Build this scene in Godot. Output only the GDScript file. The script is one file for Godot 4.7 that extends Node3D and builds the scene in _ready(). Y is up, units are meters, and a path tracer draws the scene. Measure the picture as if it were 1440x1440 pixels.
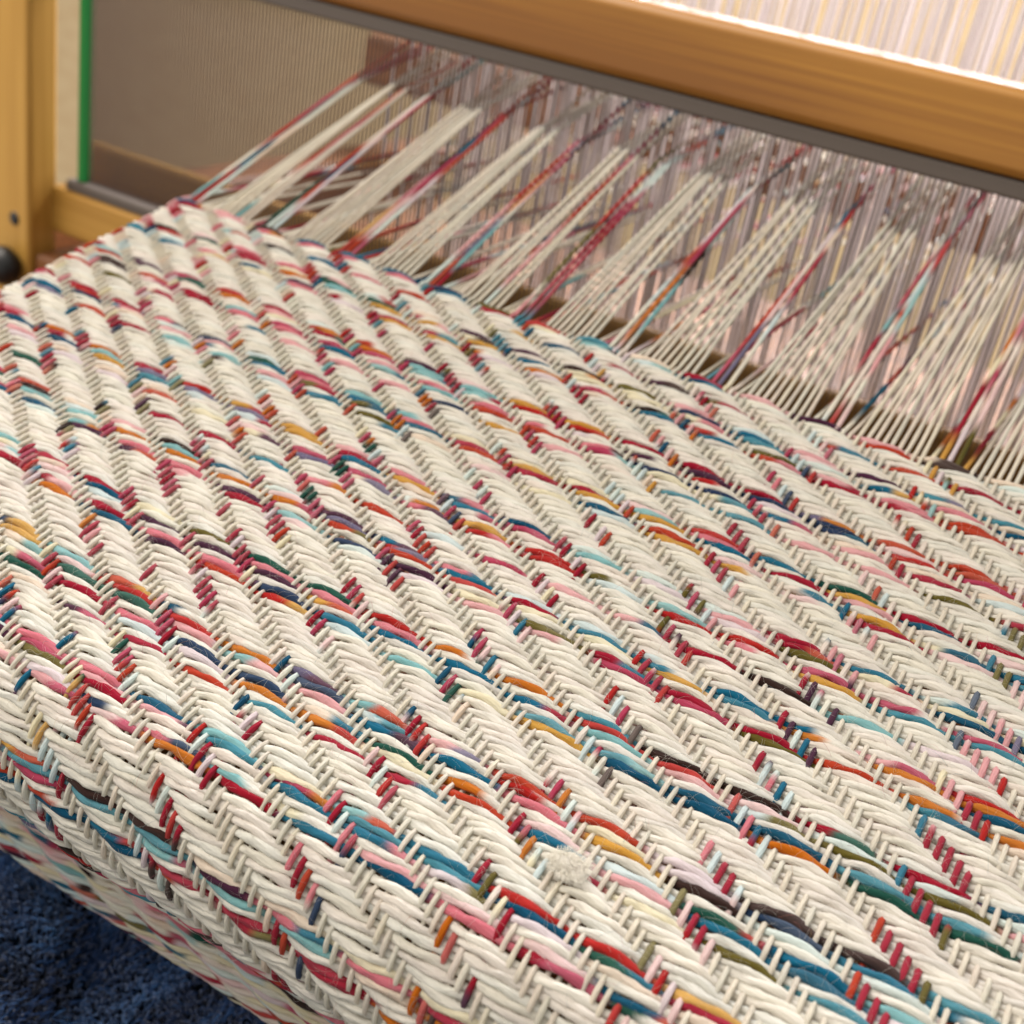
extends Node3D

const U := 0.0015                      # metres per modelling unit
const EA := 1.54                        # spacing of warp ends
const PB := 1.12                        # spacing of weft picks
const ENDS := 180
const PICKS := 150
const X0 := -3.0                       # left selvedge
const TILT := 0.2588                   # the cloth rises towards the reed
const S_FOLD := 122.0
const R_FOLD := 16.0
const REED_Z := -62.0

var rng := RandomNumberGenerator.new()
var wob := FastNoiseLite.new()
var taken := {}
var M := {}

var CREAM := Color(0.905, 0.89, 0.85)
var ECRU := Color(0.905, 0.865, 0.785)
# dyed colours with how often each comes round
var PALETTE := [
	[Color(0.10, 0.40, 0.52), 5], [Color(0.07, 0.31, 0.43), 4], [Color(0.28, 0.54, 0.61), 4], [Color(0.52, 0.72, 0.73), 4],
	[Color(0.62, 0.09, 0.18), 6], [Color(0.70, 0.15, 0.14), 4], [Color(0.72, 0.25, 0.16), 5], [Color(0.76, 0.42, 0.10), 3],
	[Color(0.80, 0.60, 0.26), 2], [Color(0.83, 0.47, 0.52), 4], [Color(0.87, 0.66, 0.67), 4], [Color(0.29, 0.15, 0.24), 3],
	[Color(0.40, 0.36, 0.16), 2], [Color(0.13, 0.32, 0.27), 2], [Color(0.45, 0.42, 0.53), 2], [Color(0.20, 0.13, 0.12), 3],
	[Color(0.15, 0.22, 0.34), 2], [Color(0.70, 0.25, 0.36), 4],
]
var PALE: Array[Color] = [
	Color(0.90, 0.88, 0.83), Color(0.90, 0.86, 0.82), Color(0.85, 0.89, 0.87), Color(0.90, 0.87, 0.76),
	Color(0.87, 0.82, 0.83), Color(0.90, 0.84, 0.77), Color(0.82, 0.87, 0.87), Color(0.90, 0.89, 0.84), Color(0.90, 0.80, 0.79),
]

func _ready() -> void:
	rng.seed = 7
	wob.seed = 3; wob.frequency = 0.012; wob.noise_type = FastNoiseLite.TYPE_SIMPLEX
	# ------------------------------------------------------------ camera
	var cam := Camera3D.new()
	cam.name = "camera"
	cam.transform = Transform3D(Basis(
		Vector3(0.85550506, 0.16928277, -0.48934081),
		Vector3(-0.3575245, 0.87672561, -0.32175834),
		Vector3(0.37454948, 0.45021722, 0.81056594)).orthonormalized(), Vector3(205.76, 83.495, 230.415) * U)
	cam.fov = 44.5
	cam.near = 0.02
	cam.far = 20.0
	var att := CameraAttributesPhysical.new()
	att.frustum_focal_length = 29.33
	att.frustum_focus_distance = 183.0 * U
	att.exposure_aperture = 10.0
	att.frustum_near = 0.02
	att.frustum_far = 20.0
	cam.attributes = att
	add_child(cam)
	cam.current = true
	# ------------------------------------------------------------ room light
	var env := Environment.new()
	env.background_mode = Environment.BG_COLOR
	env.background_color = Color(0.74, 0.73, 0.71)
	env.tonemap_mode = Environment.TONE_MAPPER_LINEAR
	env.tonemap_exposure = 1.6
	env.sdfgi_enabled = true; env.ssao_enabled = true; env.ssil_enabled = true
	var we := WorldEnvironment.new(); we.name = "environment"; we.environment = env; add_child(we)
	area_light("ceiling_light", Vector3(-0.75, 1.3, 0.45), Vector3(0.15, 0, 0), Vector2(1.4, 1.2), 2.6, Color(1.0, 0.96, 0.91))
	area_light("window_light", Vector3(0.0, 1.0, -1.45), Vector3(0.15, 0.02, -0.05), Vector2(1.0, 0.9), 9.5, Color(0.98, 0.98, 1.0))
	# ------------------------------------------------------------ surroundings
	make_materials()
	make_setting()
	make_frame()
	make_beater()
	make_reed()
	make_shafts()
	make_fabric()
	make_cloth()

func area_light(called: String, at: Vector3, to: Vector3, size: Vector2, energy: float, tint: Color) -> void:
	var l := AreaLight3D.new()
	l.name = called
	l.area_size = size
	l.light_energy = energy
	l.light_color = tint
	l.shadow_enabled = true
	l.position = at
	l.look_at_from_position(at, to, Vector3.UP)
	add_child(l)

# ---------------------------------------------------------------- naming
func numbered(called: String, parent: Node) -> String:
	var key := str(parent.get_instance_id()) + called
	var n: int = taken.get(key, 0)
	taken[key] = n + 1
	return called if n == 0 else "%s_%03d" % [called, n]

func obj(called: String, mesh: Mesh, mat: Material, parent: Node = self) -> MeshInstance3D:
	var o := MeshInstance3D.new()
	o.name = numbered(called, parent)
	o.mesh = mesh
	o.material_override = mat
	parent.add_child(o, true)
	return o

func thing(called: String, label: String, category: String, at := Vector3.ZERO, group := "") -> Node3D:
	var o := Node3D.new()
	o.name = numbered(called, self)
	add_child(o, true)
	o.position = at * U
	tag(o, label, category, group)
	return o

func tag(o: Node, label: String, category: String, group := "") -> void:
	o.set_meta("label", label)
	o.set_meta("category", category)
	if group: o.set_meta("group", group)

# ---------------------------------------------------------------- materials
func noise_tex(freq: float, stretch: Vector2i, a: Color, b: Color, sd: int, oct := 4) -> ImageTexture:
	var n := FastNoiseLite.new()
	n.seed = sd; n.frequency = freq; n.fractal_octaves = oct
	var im := Image.create(512, 512, false, Image.FORMAT_RGB8)
	for y in 512:
		for x in 512:
			var v := clampf(0.5 + 0.75 * n.get_noise_2d(x * 8.0 / stretch.x, y * 8.0 / stretch.y), 0, 1)
			im.set_pixel(x, y, a.lerp(b, v))
	return ImageTexture.create_from_image(im)

func wood_tex(dark: Color, light: Color, sd: int) -> ImageTexture:
	var n := FastNoiseLite.new(); n.seed = sd; n.frequency = 0.02; n.fractal_octaves = 3
	var f := FastNoiseLite.new(); f.seed = sd + 9; f.frequency = 0.11; f.fractal_octaves = 3
	var im := Image.create(1024, 512, false, Image.FORMAT_RGB8)
	for y in 512:
		for x in 1024:
			var w := n.get_noise_2d(x * 0.03, y * 0.45)
			var ring := 0.5 + 0.5 * sin(y * 0.10 + w * 9.0)
			var fine := f.get_noise_2d(x * 0.025, y * 2.2)
			var v := clampf(0.25 + 0.34 * ring + 0.45 * fine + 0.7 * w, 0, 1)
			im.set_pixel(x, y, dark.lerp(light, v))
	return ImageTexture.create_from_image(im)

func mat(c: Color, rough := 0.6, spec := 0.5) -> StandardMaterial3D:
	var m := StandardMaterial3D.new()
	m.albedo_color = c; m.roughness = rough; m.metallic_specular = spec
	return m

func make_materials() -> void:
	var wool := mat(Color.WHITE, 0.95, 0.2)
	wool.vertex_color_use_as_albedo = true
	wool.rim_enabled = true; wool.rim = 0.25; wool.rim_tint = 0.6
	# fine spun fibres that run aslant round the yarn
	var fn := FastNoiseLite.new(); fn.seed = 21; fn.frequency = 0.02; fn.fractal_octaves = 2
	var im := Image.create(256, 256, false, Image.FORMAT_L8)
	for y in 256:
		for x in 256:
			var a := TAU * x / 256.0; var q := TAU * y / 256.0
			var slant := a * 7.0 + q * 2.0
			var v := 0.5 + 0.22 * cos(slant + 1.5 * fn.get_noise_2d(90.0 * cos(q), 90.0 * sin(q))) + 0.55 * fn.get_noise_3d(170.0 * cos(a + q * 0.3 * 0.0), 170.0 * sin(a), 26.0 * sin(q))
			im.set_pixel(x, y, Color(v, v, v))
	wool.heightmap_enabled = true
	wool.heightmap_texture = ImageTexture.create_from_image(im)
	wool.heightmap_scale = 0.014
	wool.backlight_enabled = true; wool.backlight = Color(0.95, 0.95, 0.95)
	M.wool = wool
	M.lint = mat(Color(0.9, 0.88, 0.83), 0.95, 0.2)
	var w := mat(Color.WHITE, 0.42, 0.5)
	w.albedo_texture = wood_tex(Color(0.49, 0.305, 0.075), Color(0.655, 0.455, 0.155), 5)
	M.wood = w
	var wp := mat(Color.WHITE, 0.5, 0.4)
	wp.albedo_texture = wood_tex(Color(0.63, 0.46, 0.19), Color(0.72, 0.55, 0.26), 15)
	M.pale_wood = wp
	M.steel = mat(Color(0.35, 0.29, 0.265), 0.5, 0.5)
	M.steel.metallic = 0.35
	M.baulk = mat(Color(0.33, 0.29, 0.26), 0.6)
	M.green = mat(Color(0.03, 0.47, 0.19), 0.45)
	M.black = mat(Color(0.045, 0.04, 0.04), 0.4)
	M.cord = mat(Color(0.87, 0.83, 0.82), 0.8, 0.3)
	M.cord.backlight_enabled = true; M.cord.backlight = Color(0.8, 0.8, 0.8)
	var wl := mat(Color.WHITE, 0.95, 0.2)
	wl.albedo_texture = noise_tex(0.02, Vector2i(8, 8), Color(0.72, 0.62, 0.48), Color(0.76, 0.67, 0.53), 31)
	M.wall = wl
	var tb := mat(Color.WHITE, 0.5, 0.4)
	tb.albedo_texture = wood_tex(Color(0.36, 0.22, 0.12), Color(0.52, 0.34, 0.20), 44)
	tb.uv1_scale = Vector3(1, 1, 1)
	M.table = tb
	var nv := mat(Color.WHITE, 1.0, 0.1)
	nv.vertex_color_use_as_albedo = true
	nv.rim_enabled = true; nv.rim = 0.6; nv.rim_tint = 0.7
	M.navy = nv

# ---------------------------------------------------------------- solid shapes
# a bar with rounded long edges: a rounded rectangle (u across, v up) swept along axis 0=x 1=y 2=z
func bar(lo: Vector3, hi: Vector3, axis: int, round_r := 1.5, tile := 160.0) -> ArrayMesh:
	var st := SurfaceTool.new(); st.begin(Mesh.PRIMITIVE_TRIANGLES)
	var a := axis; var b := (axis + 1) % 3; var c := (axis + 2) % 3
	var hb := (hi[b] - lo[b]) * 0.5; var hc := (hi[c] - lo[c]) * 0.5
	var mb := (hi[b] + lo[b]) * 0.5; var mc := (hi[c] + lo[c]) * 0.5
	var r := minf(round_r, minf(hb, hc) * 0.98)
	var prof: Array[Vector2] = []; var nor: Array[Vector2] = []
	for q in 4:
		var cx: float = [1, -1, -1, 1][q] * (hb - r); var cy: float = [1, 1, -1, -1][q] * (hc - r)
		for k in 5:
			var t := (q + k / 4.0) * PI / 2
			prof.append(Vector2(cx + r * cos(t), cy + r * sin(t))); nor.append(Vector2(cos(t), sin(t)))
	var n := prof.size()
	var inset := r * 0.7
	# rings: end cap centre ring, bevel, body, bevel
	var rings := [[lo[a], 1.0 - inset / minf(hb, hc), -0.7], [lo[a] + inset, 1.0, 0.0], [hi[a] - inset, 1.0, 0.0], [hi[a], 1.0 - inset / minf(hb, hc), 0.7]]
	var per := 0.0
	var vs: Array[float] = []
	for k in n:
		vs.append(per); per += prof[k].distance_to(prof[(k + 1) % n])
	vs.append(per)
	for ri in rings.size():
		var rg = rings[ri]
		for k in n + 1:
			var p := prof[k % n]; var m := nor[k % n]
			var sb := (hb - inset * (1.0 if rg[1] < 1.0 else 0.0)) / hb
			var sc := (hc - inset * (1.0 if rg[1] < 1.0 else 0.0)) / hc
			var v := Vector3(); v[a] = rg[0]; v[b] = mb + p.x * sb; v[c] = mc + p.y * sc
			var nn := Vector3(); nn[a] = rg[2]; nn[b] = m.x; nn[c] = m.y
			st.set_normal(nn.normalized()); st.set_uv(Vector2((rg[0] + lo[b] * 3.1) / tile, (vs[k] + lo[c] * 1.7) / (tile * 0.42))); st.add_vertex(v * U)
	for ri in rings.size() - 1:
		for k in n:
			var i0 := ri * (n + 1) + k; var i1 := i0 + 1; var j0 := i0 + n + 1; var j1 := j0 + 1
			for q in [i0, j0, i1, i1, j0, j1]: st.add_index(q)
	for e in 2:
		var rg = rings[0 if e == 0 else 3]
		var base := (n + 1) * rings.size() + e * (n + 1)
		var nn := Vector3(); nn[a] = -1.0 if e == 0 else 1.0
		for k in n + 1:
			var v := Vector3(); v[a] = rg[0]
			if k == n: v[b] = mb; v[c] = mc
			else:
				v[b] = mb + prof[k].x * (hb - inset) / hb; v[c] = mc + prof[k].y * (hc - inset) / hc
			st.set_normal(nn); st.set_uv(Vector2(v[b], v[c]) / tile); st.add_vertex(v * U)
		for k in n:
			var k2 := (k + 1) % n
			var tri := [base + n, base + k2, base + k] if e == 1 else [base + n, base + k, base + k2]
			for q in tri: st.add_index(q)
	return st.commit()

func lathe(prof: Array, axis_dir: Vector3, at: Vector3, sides := 24) -> ArrayMesh:
	var st := SurfaceTool.new(); st.begin(Mesh.PRIMITIVE_TRIANGLES)
	st.set_smooth_group(0)
	var d := axis_dir.normalized()
	var s := d.cross(Vector3.UP if absf(d.y) < 0.9 else Vector3.RIGHT).normalized()
	var t := d.cross(s)
	for k in sides:
		var a0 := TAU * k / sides; var a1 := TAU * (k + 1) / sides
		for i in prof.size() - 1:
			var p: Vector2 = prof[i]; var q: Vector2 = prof[i + 1]
			var v00 := at + d * p.x + (s * cos(a0) + t * sin(a0)) * p.y
			var v01 := at + d * p.x + (s * cos(a1) + t * sin(a1)) * p.y
			var v10 := at + d * q.x + (s * cos(a0) + t * sin(a0)) * q.y
			var v11 := at + d * q.x + (s * cos(a1) + t * sin(a1)) * q.y
			for v in [v00, v01, v10, v01, v11, v10]: st.add_vertex(v * U)
	st.index()
	st.generate_normals()
	return st.commit()

# ---------------------------------------------------------------- yarn: one continuous tube with plies
# pts path, ups outward directions, cols linear colours; rs half width, ru half height
func yarn(pts: PackedVector3Array, ups: PackedVector3Array, cols: PackedColorArray, rs: float, ru: float, sides: int, ply: float, pitch: float, phase: float, taper := PackedFloat32Array(), other := PackedColorArray()) -> ArrayMesh:
	var n := pts.size()
	var pos := PackedVector3Array(); var nor := PackedVector3Array(); var col := PackedColorArray(); var uv := PackedVector2Array()
	var total := n * (sides + 1)
	pos.resize(total); nor.resize(total); col.resize(total); uv.resize(total)
	var cs := PackedFloat32Array(); var sn := PackedFloat32Array()
	for k in sides + 1:
		cs.append(cos(TAU * k / sides)); sn.append(sin(TAU * k / sides))
	var length := 0.0
	var at := 0
	for i in n:
		var p := pts[i]
		var tg := pts[mini(i + 1, n - 1)] - pts[maxi(i - 1, 0)]
		if i > 0: length += pts[i].distance_to(pts[i - 1])
		var side := tg.cross(ups[i]).normalized()
		var up := side.cross(tg).normalized()
		var w := TAU * length / pitch + phase
		var c := cols[i]
		var kk := taper[i] if taper.size() else 1.0
		for k in sides + 1:
			var th := 2.0 * TAU * k / sides - w
			var rr := (1.0 + ply * cos(th)) * kk
			var dr := -2.0 * ply * sin(th)
			var e := side * cs[k] * rs + up * sn[k] * ru
			var g := side * (-sn[k]) + up * cs[k]
			pos[at] = (p + e * rr) * U
			nor[at] = ((side * cs[k] + up * sn[k]) * rr - g * dr).normalized()
			var side_of := cos(TAU * k / sides - w * 0.5)
			col[at] = c * (1.0 + 0.05 * side_of) if other.is_empty() else c.lerp(other[i], clampf(0.5 + 1.4 * side_of, 0, 1))
			uv[at] = Vector2(float(k) / sides, length * 0.16)
			at += 1
	var idx := PackedInt32Array(); idx.resize((n - 1) * sides * 6)
	var q := 0
	for i in n - 1:
		var b := i * (sides + 1)
		for k in sides:
			var i0 := b + k; var j0 := i0 + sides + 1
			idx[q] = i0; idx[q + 1] = i0 + 1; idx[q + 2] = j0
			idx[q + 3] = i0 + 1; idx[q + 4] = j0 + 1; idx[q + 5] = j0
			q += 6
	var arr := []; arr.resize(Mesh.ARRAY_MAX)
	arr[Mesh.ARRAY_VERTEX] = pos; arr[Mesh.ARRAY_NORMAL] = nor; arr[Mesh.ARRAY_COLOR] = col; arr[Mesh.ARRAY_TEX_UV] = uv; arr[Mesh.ARRAY_INDEX] = idx
	var m := ArrayMesh.new()
	m.add_surface_from_arrays(Mesh.PRIMITIVE_TRIANGLES, arr)
	return m

# ---------------------------------------------------------------- the cloth's own surface
func cloth_frame(x: float, s: float) -> Array:
	var t := Vector3(0, -sin(TILT), cos(TILT)); var n := Vector3(0, cos(TILT), sin(TILT))
	var lift := 0.9 * wob.get_noise_2d(x, s) + 0.45 * wob.get_noise_2d(x * 2.3 + 90, s * 2.3)
	var p: Vector3; var up := n
	if s <= S_FOLD:
		p = t * s
	else:
		var ph := minf((s - S_FOLD) / R_FOLD, 2.15)
		up = n * cos(ph) + t * sin(ph)
		var tt := t * cos(ph) - n * sin(ph)
		p = t * S_FOLD + t * R_FOLD * sin(ph) - n * R_FOLD * (1.0 - cos(ph)) + tt * maxf(0.0, s - S_FOLD - R_FOLD * 2.15)
	p.x = x
	return [p + up * lift, up]

const REPEAT := 8.0
func swing(ph: float) -> float:  # height of a weft pick along one repeat of eight ends
	var th := TAU * (ph - 1.8) / REPEAT
	var h := cos(th) - 0.17 * cos(2.0 * th) + 0.10
	return h if h > 0.0 else h / (1.0 - 0.55 * h)

# ---------------------------------------------------------------- dyed colours
class Dye:
	var stops: Array[float] = []
	var cols: Array[Color] = []
	func at(u: float) -> Color:
		var lo := 0
		var hi := stops.size() - 1
		while hi - lo > 1:
			var m := (lo + hi) >> 1
			if stops[m] <= u: lo = m
			else: hi = m
		var c := cols[lo]
		if lo > 0 and u - stops[lo] < 1.6:
			return cols[lo - 1].lerp(c, (u - stops[lo]) / 1.6)
		return c

# a weft pick whose colour mostly changes where it passes under the warp
func float_dye(j: int, pale: float) -> Dye:
	var d := Dye.new()
	var last := CREAM
	for m in range(-28, 32):
		var e := 8.0 * m + j - 2.6 + rng.randf_range(-0.7, 0.7)
		if rng.randf() > 0.2 or d.cols.is_empty():
			if rng.randf() < pale: last = PALE[rng.randi() % PALE.size()]
			else: last = pick_colour().lerp(CREAM, rng.randf() * rng.randf() * 0.25)
		d.stops.append(X0 + EA * e); d.cols.append(last.srgb_to_linear())
		if rng.randf() < 0.25:
			d.stops.append(X0 + EA * (e + rng.randf_range(3.0, 5.5)))
			d.cols.append((pick_colour().lerp(CREAM, 0.2) if rng.randf() > pale else CREAM).srgb_to_linear())
	return d

func pick_colour() -> Color:
	var sum := 0
	for p in PALETTE: sum += p[1]
	var r := rng.randi() % sum
	for p in PALETTE:
		r -= p[1]
		if r < 0: return p[0]
	return CREAM

func dye(from: float, to: float, seg_lo: float, seg_hi: float, pale: float, warm := 0.0) -> Dye:
	var d := Dye.new()
	var u := from - rng.randf() * seg_hi
	while u < to:
		var c: Color
		if rng.randf() < pale: c = PALE[rng.randi() % PALE.size()]
		else:
			c = pick_colour() if rng.randf() > warm else (PALETTE[[4, 4, 5, 6, 17][rng.randi() % 5]][0] as Color)
			c = c.lerp(CREAM, rng.randf() * rng.randf() * 0.5)
		d.stops.append(u); d.cols.append(c.srgb_to_linear())
		u += rng.randf_range(seg_lo, seg_hi)
	return d

# ---------------------------------------------------------------- cloth, with the warp that runs on to the reed
func make_cloth() -> void:
	var cloth := thing("woven_cloth", "cream twill cloth with flecks of teal, crimson, rust and pink, woven on the loom", "woven cloth")
	var jit := PackedFloat32Array()
	for i in ENDS + 8: jit.append(rng.randf_range(-0.12, 0.12))
	# weft
	for j in PICKS:
		var pts := PackedVector3Array(); var ups := PackedVector3Array(); var cols := PackedColorArray(); var twin := PackedColorArray()
		var ply_gap := rng.randf_range(0.0, 1.6)
		var s := PB * (j + 0.5) + rng.randf_range(-0.10, 0.10) + 0.5 * wob.get_noise_1d(j * 9.0)
		var coloured: bool = posmod(j + 4, 14) in [0, 1, 2, 4, 5] or rng.randf() < 0.06
		var d: Dye = null
		if coloured: d = float_dye(j, 0.30)
		var base := CREAM.lerp(PALE[rng.randi() % PALE.size()], 0.14) * rng.randf_range(0.985, 1.01)
		base = base.srgb_to_linear()
		var hgt := rng.randf_range(0.54, 0.64)
		var drift := rng.randf_range(-0.15, 0.15)
		var steps := ENDS * 3
		var fade := 0.5 if s > S_FOLD + 24 else 1.0
		for k in steps + 1:
			var e := k / 3.0 - 0.5
			var x := X0 + EA * e
			var ss := s + 0.45 * wob.get_noise_2d(x * 4.0, j * 37.0)
			# the selvedge loop dips into the next row
			var edge := maxf(0.0, 1.0 - (e + 0.5) / 1.4)
			ss += edge * edge * 0.5 * (1 if j % 2 == 0 else -1)
			var f := cloth_frame(x, ss)
			var h: float = hgt * swing(e - j + drift + jit[int(maxf(e, 0))])
			if edge > 0: h *= 1.0 - edge
			pts.append(f[0] + f[1] * h); ups.append(f[1])
			cols.append(d.at(x) if coloured else base)
			if coloured: twin.append(d.at(x + ply_gap))
		var r := rng.randf_range(0.62, 0.68) * (1.06 if coloured else 1.0)
		var fat := PackedFloat32Array()
		for k in steps + 1: fat.append(1.0 + 0.20 * wob.get_noise_2d(k * 9.0, j * 61.0))
		obj("weft_yarn", yarn(pts, ups, cols, r, r * 0.88, 10, 0.18, rng.randf_range(5.5, 8.0), rng.randf() * TAU, fat, twin), M.wool, cloth)
	# warp: woven part and the stretched part beyond the fell
	var stretched := Node3D.new(); stretched.name = "unwoven_warp"; cloth.add_child(stretched)
	stretched.set_meta("label", "cream and variegated warp threads stretched from the edge of the cloth through the reed")
	var group_dye := {}
	for i in ENDS:
		var x := X0 + EA * i + jit[i] * 0.8
		var in_group := posmod(i, 15)
		var g := int(floor(i / 15.0))
		var coloured := in_group < 5 or (in_group == 5 and rng.randf() < 0.5) or rng.randf() < 0.03
		if not group_dye.has(g): group_dye[g] = dye(-320, 240, 9, 28, 0.36, 0.4)
		var own := dye(-320, 240, 6, 22, 0.42, 0.4)
		var shared: Dye = group_dye[g]
		var shift := rng.randf_range(-5, 5)
		var base := ECRU.lerp(CREAM, 0.5).lerp(PALE[rng.randi() % PALE.size()], 0.15) * rng.randf_range(0.97, 1.0)
		base = base.srgb_to_linear()
		var mix := rng.randf() < 0.4
		var wr := 0.50 if coloured else 0.40
		var pts := PackedVector3Array(); var ups := PackedVector3Array(); var cols := PackedColorArray()
		var hw := rng.randf_range(0.58, 0.66)
		var n := PICKS * 2
		for k in n + 1:
			var j := k / 2.0 - 0.5
			var s := PB * (j + 0.5)
			var f := cloth_frame(x + 0.10 * wob.get_noise_2d(s * 5.0, i * 21.0), s)
			var h := 0.52 * tanh(-1.25 * swing(i - j)) + 0.20
			pts.append(f[0] + f[1] * h); ups.append(f[1])
			var c := base
			if coloured: c = shared.at(s + shift) if mix else own.at(s)
			cols.append(c)
		obj("warp_yarn", yarn(pts, ups, cols, wr, wr * 0.94, 5, 0.06, 3.0, rng.randf() * TAU), M.wool, cloth)
		# stretched
		var upper := in_group in [1, 2, 3] or (in_group >= 7 and in_group < 14) or (in_group > 5 and rng.randf() < clampf(x / 130.0, 0.1, 0.9))
		var mid := 1.5 if in_group < 5 else 10.0
		var pull := (mid - in_group) * 0.75 + (0.9 if in_group > 10 else -0.3 if in_group > 5 else 0.0) if upper else 0.0
		var rx := (floorf((x + pull + 1.2) / 1.25) + 0.5) * 1.25 + rng.randf_range(-0.4, 0.4)
		var yr := (27.0 + rng.randf_range(-1.0, 1.0)) if upper else (3.0 + rng.randf_range(-3.0, 3.0))
		var hx := rx + rng.randf_range(-0.5, 0.5)
		var f0 := cloth_frame(x, -0.2)
		var start: Vector3 = f0[0] + f0[1] * (0.1)
		var path := [start, Vector3(rx, yr, REED_Z), Vector3(hx, yr * 1.36 if upper else yr * 1.15, -84.0 - (i % 8) * 5.5), Vector3(hx, 4.0 + rng.randf(), -290.0)]
		var p2 := PackedVector3Array(); var u2 := PackedVector3Array(); var c2 := PackedColorArray()
		for q in 3:
			var m := [14, 8, 10][q] as int
			for k in m + (1 if q == 2 else 0):
				var t := float(k) / m
				var pp: Vector3 = (path[q] as Vector3).lerp(path[q + 1], t)
				p2.append(pp); u2.append(Vector3.UP)
				var c := base
				if coloured: c = shared.at(pp.z + shift) if mix else own.at(pp.z)
				c2.append(c)
		obj("warp_thread", yarn(p2, u2, c2, 0.42 if not coloured else 0.50, 0.40, 6, 0.10, 3.2, rng.randf() * TAU), M.wool, stretched)
	lint(cloth)
	roll(cloth)

func roll(cloth: Node3D) -> void:
	# the finished length wound on the cloth beam below the fold
	var rolled := Node3D.new(); rolled.name = "rolled_cloth"; cloth.add_child(rolled)
	rolled.set_meta("label", "finished cloth wound up below the fold, out of focus")
	var rad := 18.0
	var t := Vector3(0, -sin(TILT), cos(TILT)); var n := Vector3(0, cos(TILT), sin(TILT))
	var ph := 1.93
	var fold := t * S_FOLD + t * R_FOLD * sin(ph) - n * R_FOLD * (1.0 - cos(ph))
	var mid := fold + Vector3(0, -0.81, -0.585) * 58.0 + Vector3(0, -0.585, 0.81) * (5.5 - rad)
	for j in 58:
		var pts := PackedVector3Array(); var ups := PackedVector3Array(); var cols := PackedColorArray()
		var an := 1.7 - j * PB / rad
		var d := dye(-12, 290, 3.0, 12.0, 0.3 if j % 3 == 1 else 0.85)
		for k in ENDS * 2 + 1:
			var e := k / 2.0 - 0.5
			var up := Vector3(0, sin(an), cos(an))
			var x := X0 + EA * e
			pts.append(mid + Vector3(x, 0, 0) + up * (rad + 0.6 * swing(e - j) + 0.8 * wob.get_noise_2d(x, an * rad + 500)))
			ups.append(up); cols.append(d.at(x))
		obj("weft_yarn", yarn(pts, ups, cols, 0.62, 0.56, 6, 0.15, 6.0, rng.randf() * TAU), M.wool, rolled)

func hair_mesh(bend: float, length: float, r: float) -> ArrayMesh:
	var p := PackedVector3Array(); var u := PackedVector3Array(); var c := PackedColorArray(); var w := PackedFloat32Array()
	for k in 7:
		var t := k / 6.0
		p.append(Vector3(length * t, bend * sin(t * PI * 0.9) , 0.25 * length * t * t)); u.append(Vector3.BACK); c.append(Color.WHITE); w.append(1.0 if k < 6 else 0.3)
	return yarn(p, u, c, r, r, 3, 0.0, 3.0, 0.0, w)

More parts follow.
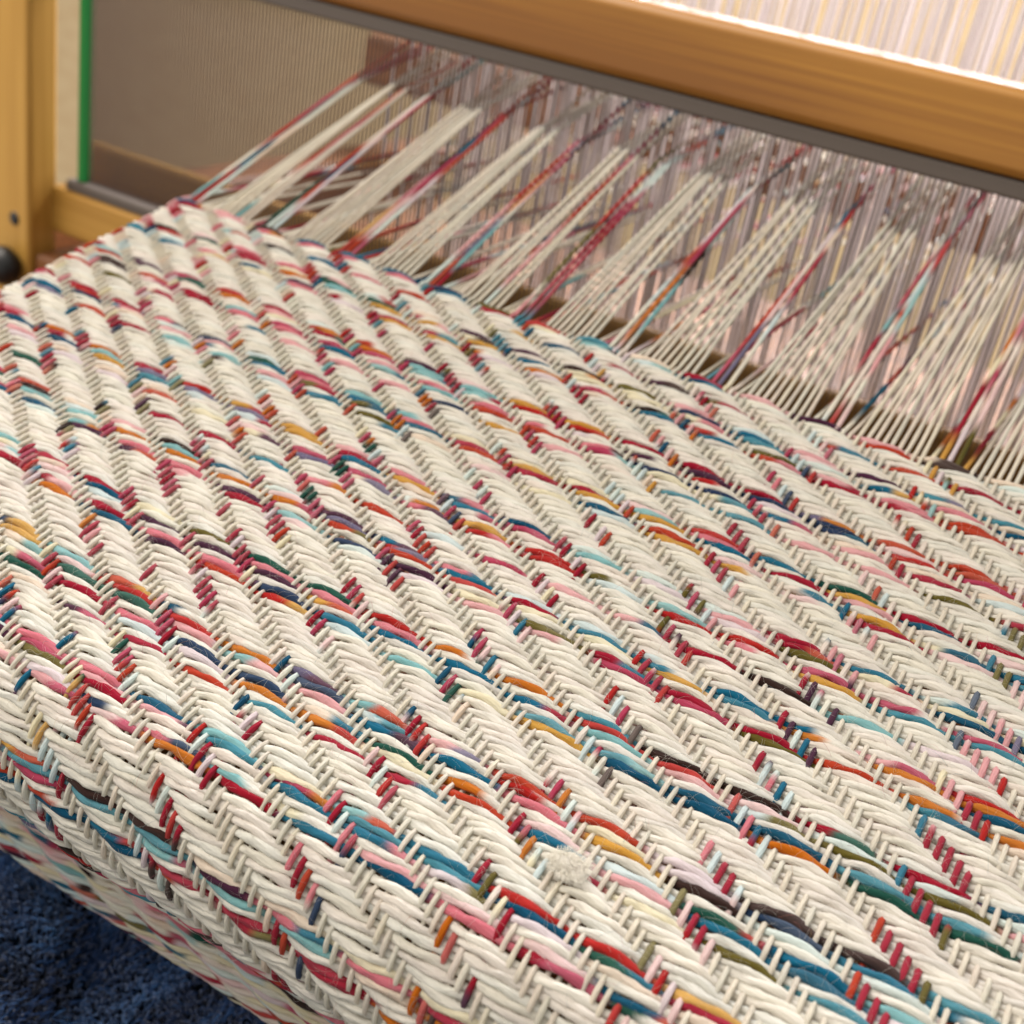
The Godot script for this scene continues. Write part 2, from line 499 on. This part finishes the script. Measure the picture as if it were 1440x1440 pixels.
func lint(cloth: Node3D) -> void:
	# loose fibres standing off the yarn
	var mm := MultiMesh.new()
	mm.transform_format = MultiMesh.TRANSFORM_3D
	mm.use_colors = true
	mm.mesh = hair_mesh(0.55, 2.2, 0.012)
	mm.instance_count = 15000
	for k in mm.instance_count:
		var x := rng.randf_range(0, 235); var s := rng.randf_range(5, 150)
		var f := cloth_frame(x, s)
		var up: Vector3 = f[1]
		var b := Basis(Vector3.RIGHT, up, Vector3.RIGHT.cross(up)).orthonormalized() * Basis(Vector3.UP, rng.randf() * TAU) * Basis(Vector3.BACK, rng.randf_range(-0.2, 0.5))
		mm.set_instance_transform(k, Transform3D(b.scaled(Vector3.ONE * rng.randf_range(0.5, 1.5)), (f[0] + up * rng.randf_range(0.75, 1.15)) * U))
		var c := CREAM
		if rng.randf() < 0.12: c = pick_colour().lerp(CREAM, 0.4)
		mm.set_instance_color(k, c.srgb_to_linear())
	var fz := MultiMeshInstance3D.new(); fz.name = "loose_fibres"; fz.multimesh = mm; fz.material_override = M.wool
	fz.set_meta("kind", "stuff"); cloth.add_child(fz)
	for spot in [Vector3(168.2, 114.2, 2.1)]:
		var st := SurfaceTool.new(); st.begin(Mesh.PRIMITIVE_TRIANGLES); st.set_smooth_group(0)
		var f := cloth_frame(spot.x, spot.y)
		var up: Vector3 = f[1]
		var bs := Basis(Vector3.RIGHT, up, Vector3.RIGHT.cross(up)).orthonormalized()
		var R := 20; var C := 28
		for i in R + 1:
			for j in C + 1:
				var a := PI * i / R; var q := TAU * (j % C) / C
				var dir := Vector3(sin(a) * cos(q), cos(a), sin(a) * sin(q))
				var rr: float = spot.z * (1.0 + 0.55 * wob.get_noise_3d(dir.x * 60 + spot.x * 9, dir.y * 60, dir.z * 60) + 0.05 * wob.get_noise_3d(dir.x * 220, dir.y * 220, dir.z * 220 + 50))
				st.set_color(CREAM.srgb_to_linear()); st.set_uv(Vector2(i, j) * 0.08)
				st.add_vertex((f[0] + up * 1.05 + bs * (dir * rr * Vector3(1.25, 0.34, 0.85))) * U)
		for i in R:
			for j in C:
				var a := i * (C + 1) + j
				for q in [a, a + 1, a + C + 1, a + 1, a + C + 2, a + C + 1]: st.add_index(q)
		st.generate_normals()
		var pill := obj("lint_pill", st.commit(), M.wool, cloth)
		pill.set_meta("label", "small fuzzy white pill of lint on the cloth")
		var hm := MultiMesh.new(); hm.transform_format = MultiMesh.TRANSFORM_3D; hm.mesh = hair_mesh(0.5, 1.5, 0.016); hm.instance_count = 600
		for k in 600:
			var dir := Vector3(rng.randfn(), absf(rng.randfn()), rng.randfn()).normalized()
			var b := bs * Basis(Quaternion(Vector3.RIGHT, (dir + Vector3(rng.randf_range(-1, 1), 0.1, rng.randf_range(-1, 1))).normalized()))
			hm.set_instance_transform(k, Transform3D(b, (f[0] + up * 1.05 + bs * (dir * spot.z * Vector3(1.2, 0.30, 0.8) * 0.9)) * U))
		var hi := MultiMeshInstance3D.new(); hi.name = "lint_fibres"; hi.multimesh = hm; hi.material_override = M.lint; hi.set_meta("kind", "stuff")
		pill.add_child(hi)

# ---------------------------------------------------------------- loom
func make_setting() -> void:
	var st := obj("wall", bar(Vector3(-1900, -500, -1120), Vector3(900, 1200, -1100), 0, 2.0, 600.0), M.wall)
	st.set_meta("kind", "structure")
	var tb := obj("table_surface", bar(Vector3(-175, -110, -420), Vector3(600, -96, 30), 0, 3.0, 500.0), M.table)
	tb.set_meta("kind", "structure")

func make_frame() -> void:
	var fr := thing("loom_frame", "honey coloured wooden loom frame with upright post, black bolt and round black knob", "loom frame")
	obj("post", bar(Vector3(-150, -96, -60.5), Vector3(-110, 160, -48.7), 1, 1.6), M.pale_wood, fr)
	obj("lower_rail", bar(Vector3(-109.5, -72, -72), Vector3(-30, -52, -50), 0, 2.0), M.table, fr)
	obj("back_beam", bar(Vector3(-160, -20, -318), Vector3(330, 4, -292), 0, 4.0), M.table, fr)
	obj("side_rail", bar(Vector3(-150, -74, -330), Vector3(-128, -46, -63), 2, 2.0), M.table, fr)
	obj("breast_beam", bar(Vector3(-40, -66, 84), Vector3(330, -37, 112), 0, 8.0), M.wood, fr)
	obj("bolt", lathe([Vector2(0.4, 0), Vector2(0.4, 1.6), Vector2(0, 2.2), Vector2(-2, 2.2)], Vector3(0, 0, 1), Vector3(-116.6, -42.4, -48.6)), M.black, fr)
	obj("knob", lathe([Vector2(9, 0), Vector2(8.6, 3), Vector2(7.4, 5.2), Vector2(5, 6.6), Vector2(2.5, 6.2), Vector2(1, 4), Vector2(-2, 3.4)], Vector3(0, 0, 1), Vector3(-117.0, -57.5, -48.6)), M.black, fr)

func make_beater() -> void:
	var b := thing("beater", "varnished wooden beater holding the reed, its thick top bar above the warp", "beater")
	obj("top_bar", bar(Vector3(-125, 44, -75), Vector3(330, 61.7, -58), 0, 2.6, 460.0), M.wood, b)
	obj("bottom_bar", bar(Vector3(-112, -46, -72), Vector3(330, -31.2, -58), 0, 1.6, 460.0), M.pale_wood, b)
	obj("back_lip", bar(Vector3(-112, -45, -78), Vector3(330, -18, -72.2), 0, 2.5, 460.0), M.pale_wood, b)

func make_reed() -> void:
	var r := thing("reed", "steel reed with a green end strip and grey bands, set in the wooden beater", "reed")
	obj("top_band", bar(Vector3(-102, 39.8, -65), Vector3(280, 43.9, -59.5), 0, 0.8), M.baulk, r)
	obj("bottom_band", bar(Vector3(-105, -31.1, -66), Vector3(280, -27.6, -58.8), 0, 0.8), M.baulk, r)
	obj("end_strip", bar(Vector3(-101.5, -27.5, -63.6), Vector3(-98.2, 39.7, -60.4), 1, 0.5), M.green, r)
	var d := bar(Vector3(-0.11, -27.5, -0.44), Vector3(0.11, 39.7, 0.44), 1, 0.05)
	for k in 300:
		var o := obj("dent", d, M.steel, r)
		o.position = Vector3(-97.5 + k * 1.25, 0, REED_Z) * U

func make_shafts() -> void:
	for k in 8:
		var z := -84.0 - k * 5.5
		var sh := thing("heddle_shaft", "%s row of white cord heddles behind the beater" % ["front", "second", "third", "fourth", "fifth", "sixth", "seventh", "rearmost"][k], "heddle shaft", Vector3(0, 0, z), "shafts of white heddles behind the beater")
		obj("shaft_bar", bar(Vector3(-110, 118, -2), Vector3(320, 130, 2), 0, 1.2), M.pale_wood, sh)
		obj("lower_shaft_bar", bar(Vector3(-110, -82, -2), Vector3(320, -72, 2), 0, 1.2), M.pale_wood, sh)
		var up := PackedVector3Array([Vector3(0, -72, 0), Vector3(0.1, -10, 0.2), Vector3(0, 15, 0), Vector3(0.2, 60, 0.1), Vector3(0, 118, 0)])
		var fw := PackedVector3Array(); var cc := PackedColorArray()
		for q in 5:
			fw.append(Vector3(0, 0, 1)); cc.append(Color.WHITE)
		var hm := yarn(up, fw, cc, 0.50, 0.42, 6, 0.1, 4.0, 0.0)
		for i in 40:
			var o := obj("heddle", hm, M.cord, sh)
			o.rotation = Vector3(rng.randf_range(-0.03, 0.03), rng.randf() * TAU, rng.randf_range(-0.035, 0.035))
			o.position = Vector3(X0 + EA * (i * 4.6 + k * 0.575) + rng.randf_range(-1.6, 1.6), 0, rng.randf_range(-1.6, 1.6)) * U

func make_fabric() -> void:
	var n := FastNoiseLite.new(); n.seed = 12; n.frequency = 0.012; n.fractal_octaves = 2
	var st := SurfaceTool.new(); st.begin(Mesh.PRIMITIVE_TRIANGLES)
	st.set_smooth_group(0)
	var W := 120; var H := 80
	var hair := MultiMesh.new()
	hair.transform_format = MultiMesh.TRANSFORM_3D
	hair.use_colors = true
	var tuft := yarn(PackedVector3Array([Vector3.ZERO, Vector3(0.3, 1.2, 0), Vector3(1.0, 2.1, 0.2), Vector3(1.7, 2.5, 0.1)]), PackedVector3Array([Vector3.BACK, Vector3.BACK, Vector3.BACK, Vector3.BACK]), PackedColorArray([Color.WHITE, Color.WHITE, Color.WHITE, Color.WHITE]), 0.2, 0.2, 4, 0.0, 3.0, 0.0, PackedFloat32Array([1.0, 1.0, 0.8, 0.3]))
	hair.mesh = tuft
	hair.instance_count = 80000
	var height := func(x: float, z: float) -> float:
		return -130.0 + 20.0 * n.get_noise_2d(x, z) + 5.0 * n.get_noise_2d(x * 3.5, z * 3.5 + 50)
	for j in H + 1:
		for i in W + 1:
			var x := -60.0 + i * 3.0; var z := 40.0 + j * 3.0
			st.set_color(Color(0.03, 0.06, 0.13).srgb_to_linear())
			st.add_vertex(Vector3(x, height.call(x, z), z) * U)
	for j in H:
		for i in W:
			var a := j * (W + 1) + i
			for q in [a, a + 1, a + W + 1, a + 1, a + W + 2, a + W + 1]: st.add_index(q)
	st.generate_normals()
	for k in hair.instance_count:
		var x := rng.randf_range(-40, 190); var z := rng.randf_range(50, 190)
		var sc := rng.randf_range(0.7, 1.5)
		var turn := 3.0 * n.get_noise_2d(x * 2.0, z * 2.0 + 400) + rng.randf_range(-1.2, 1.2)
		var b := Basis(Vector3.UP, turn) * Basis(Vector3.BACK, rng.randf_range(-0.4, 0.4))
		hair.set_instance_transform(k, Transform3D(b.scaled(Vector3.ONE * sc), Vector3(x, height.call(x, z) - 0.3, z) * U))
		hair.set_instance_color(k, Color(0.11, 0.22, 0.40).lerp(Color(0.30, 0.48, 0.70), clampf(0.35 + 0.9 * n.get_noise_2d(x * 5.0, z * 5.0) + rng.randf_range(-0.06, 0.06), 0, 1)).srgb_to_linear())
	var f := thing("plush_fabric", "dark navy blue plush fabric lying below the folded edge of the cloth", "fabric")
	obj("backing", st.commit(), M.navy, f)
	var mi := MultiMeshInstance3D.new()
	mi.name = "pile"
	mi.multimesh = hair
	mi.material_override = M.navy
	mi.set_meta("kind", "stuff")
	f.add_child(mi)
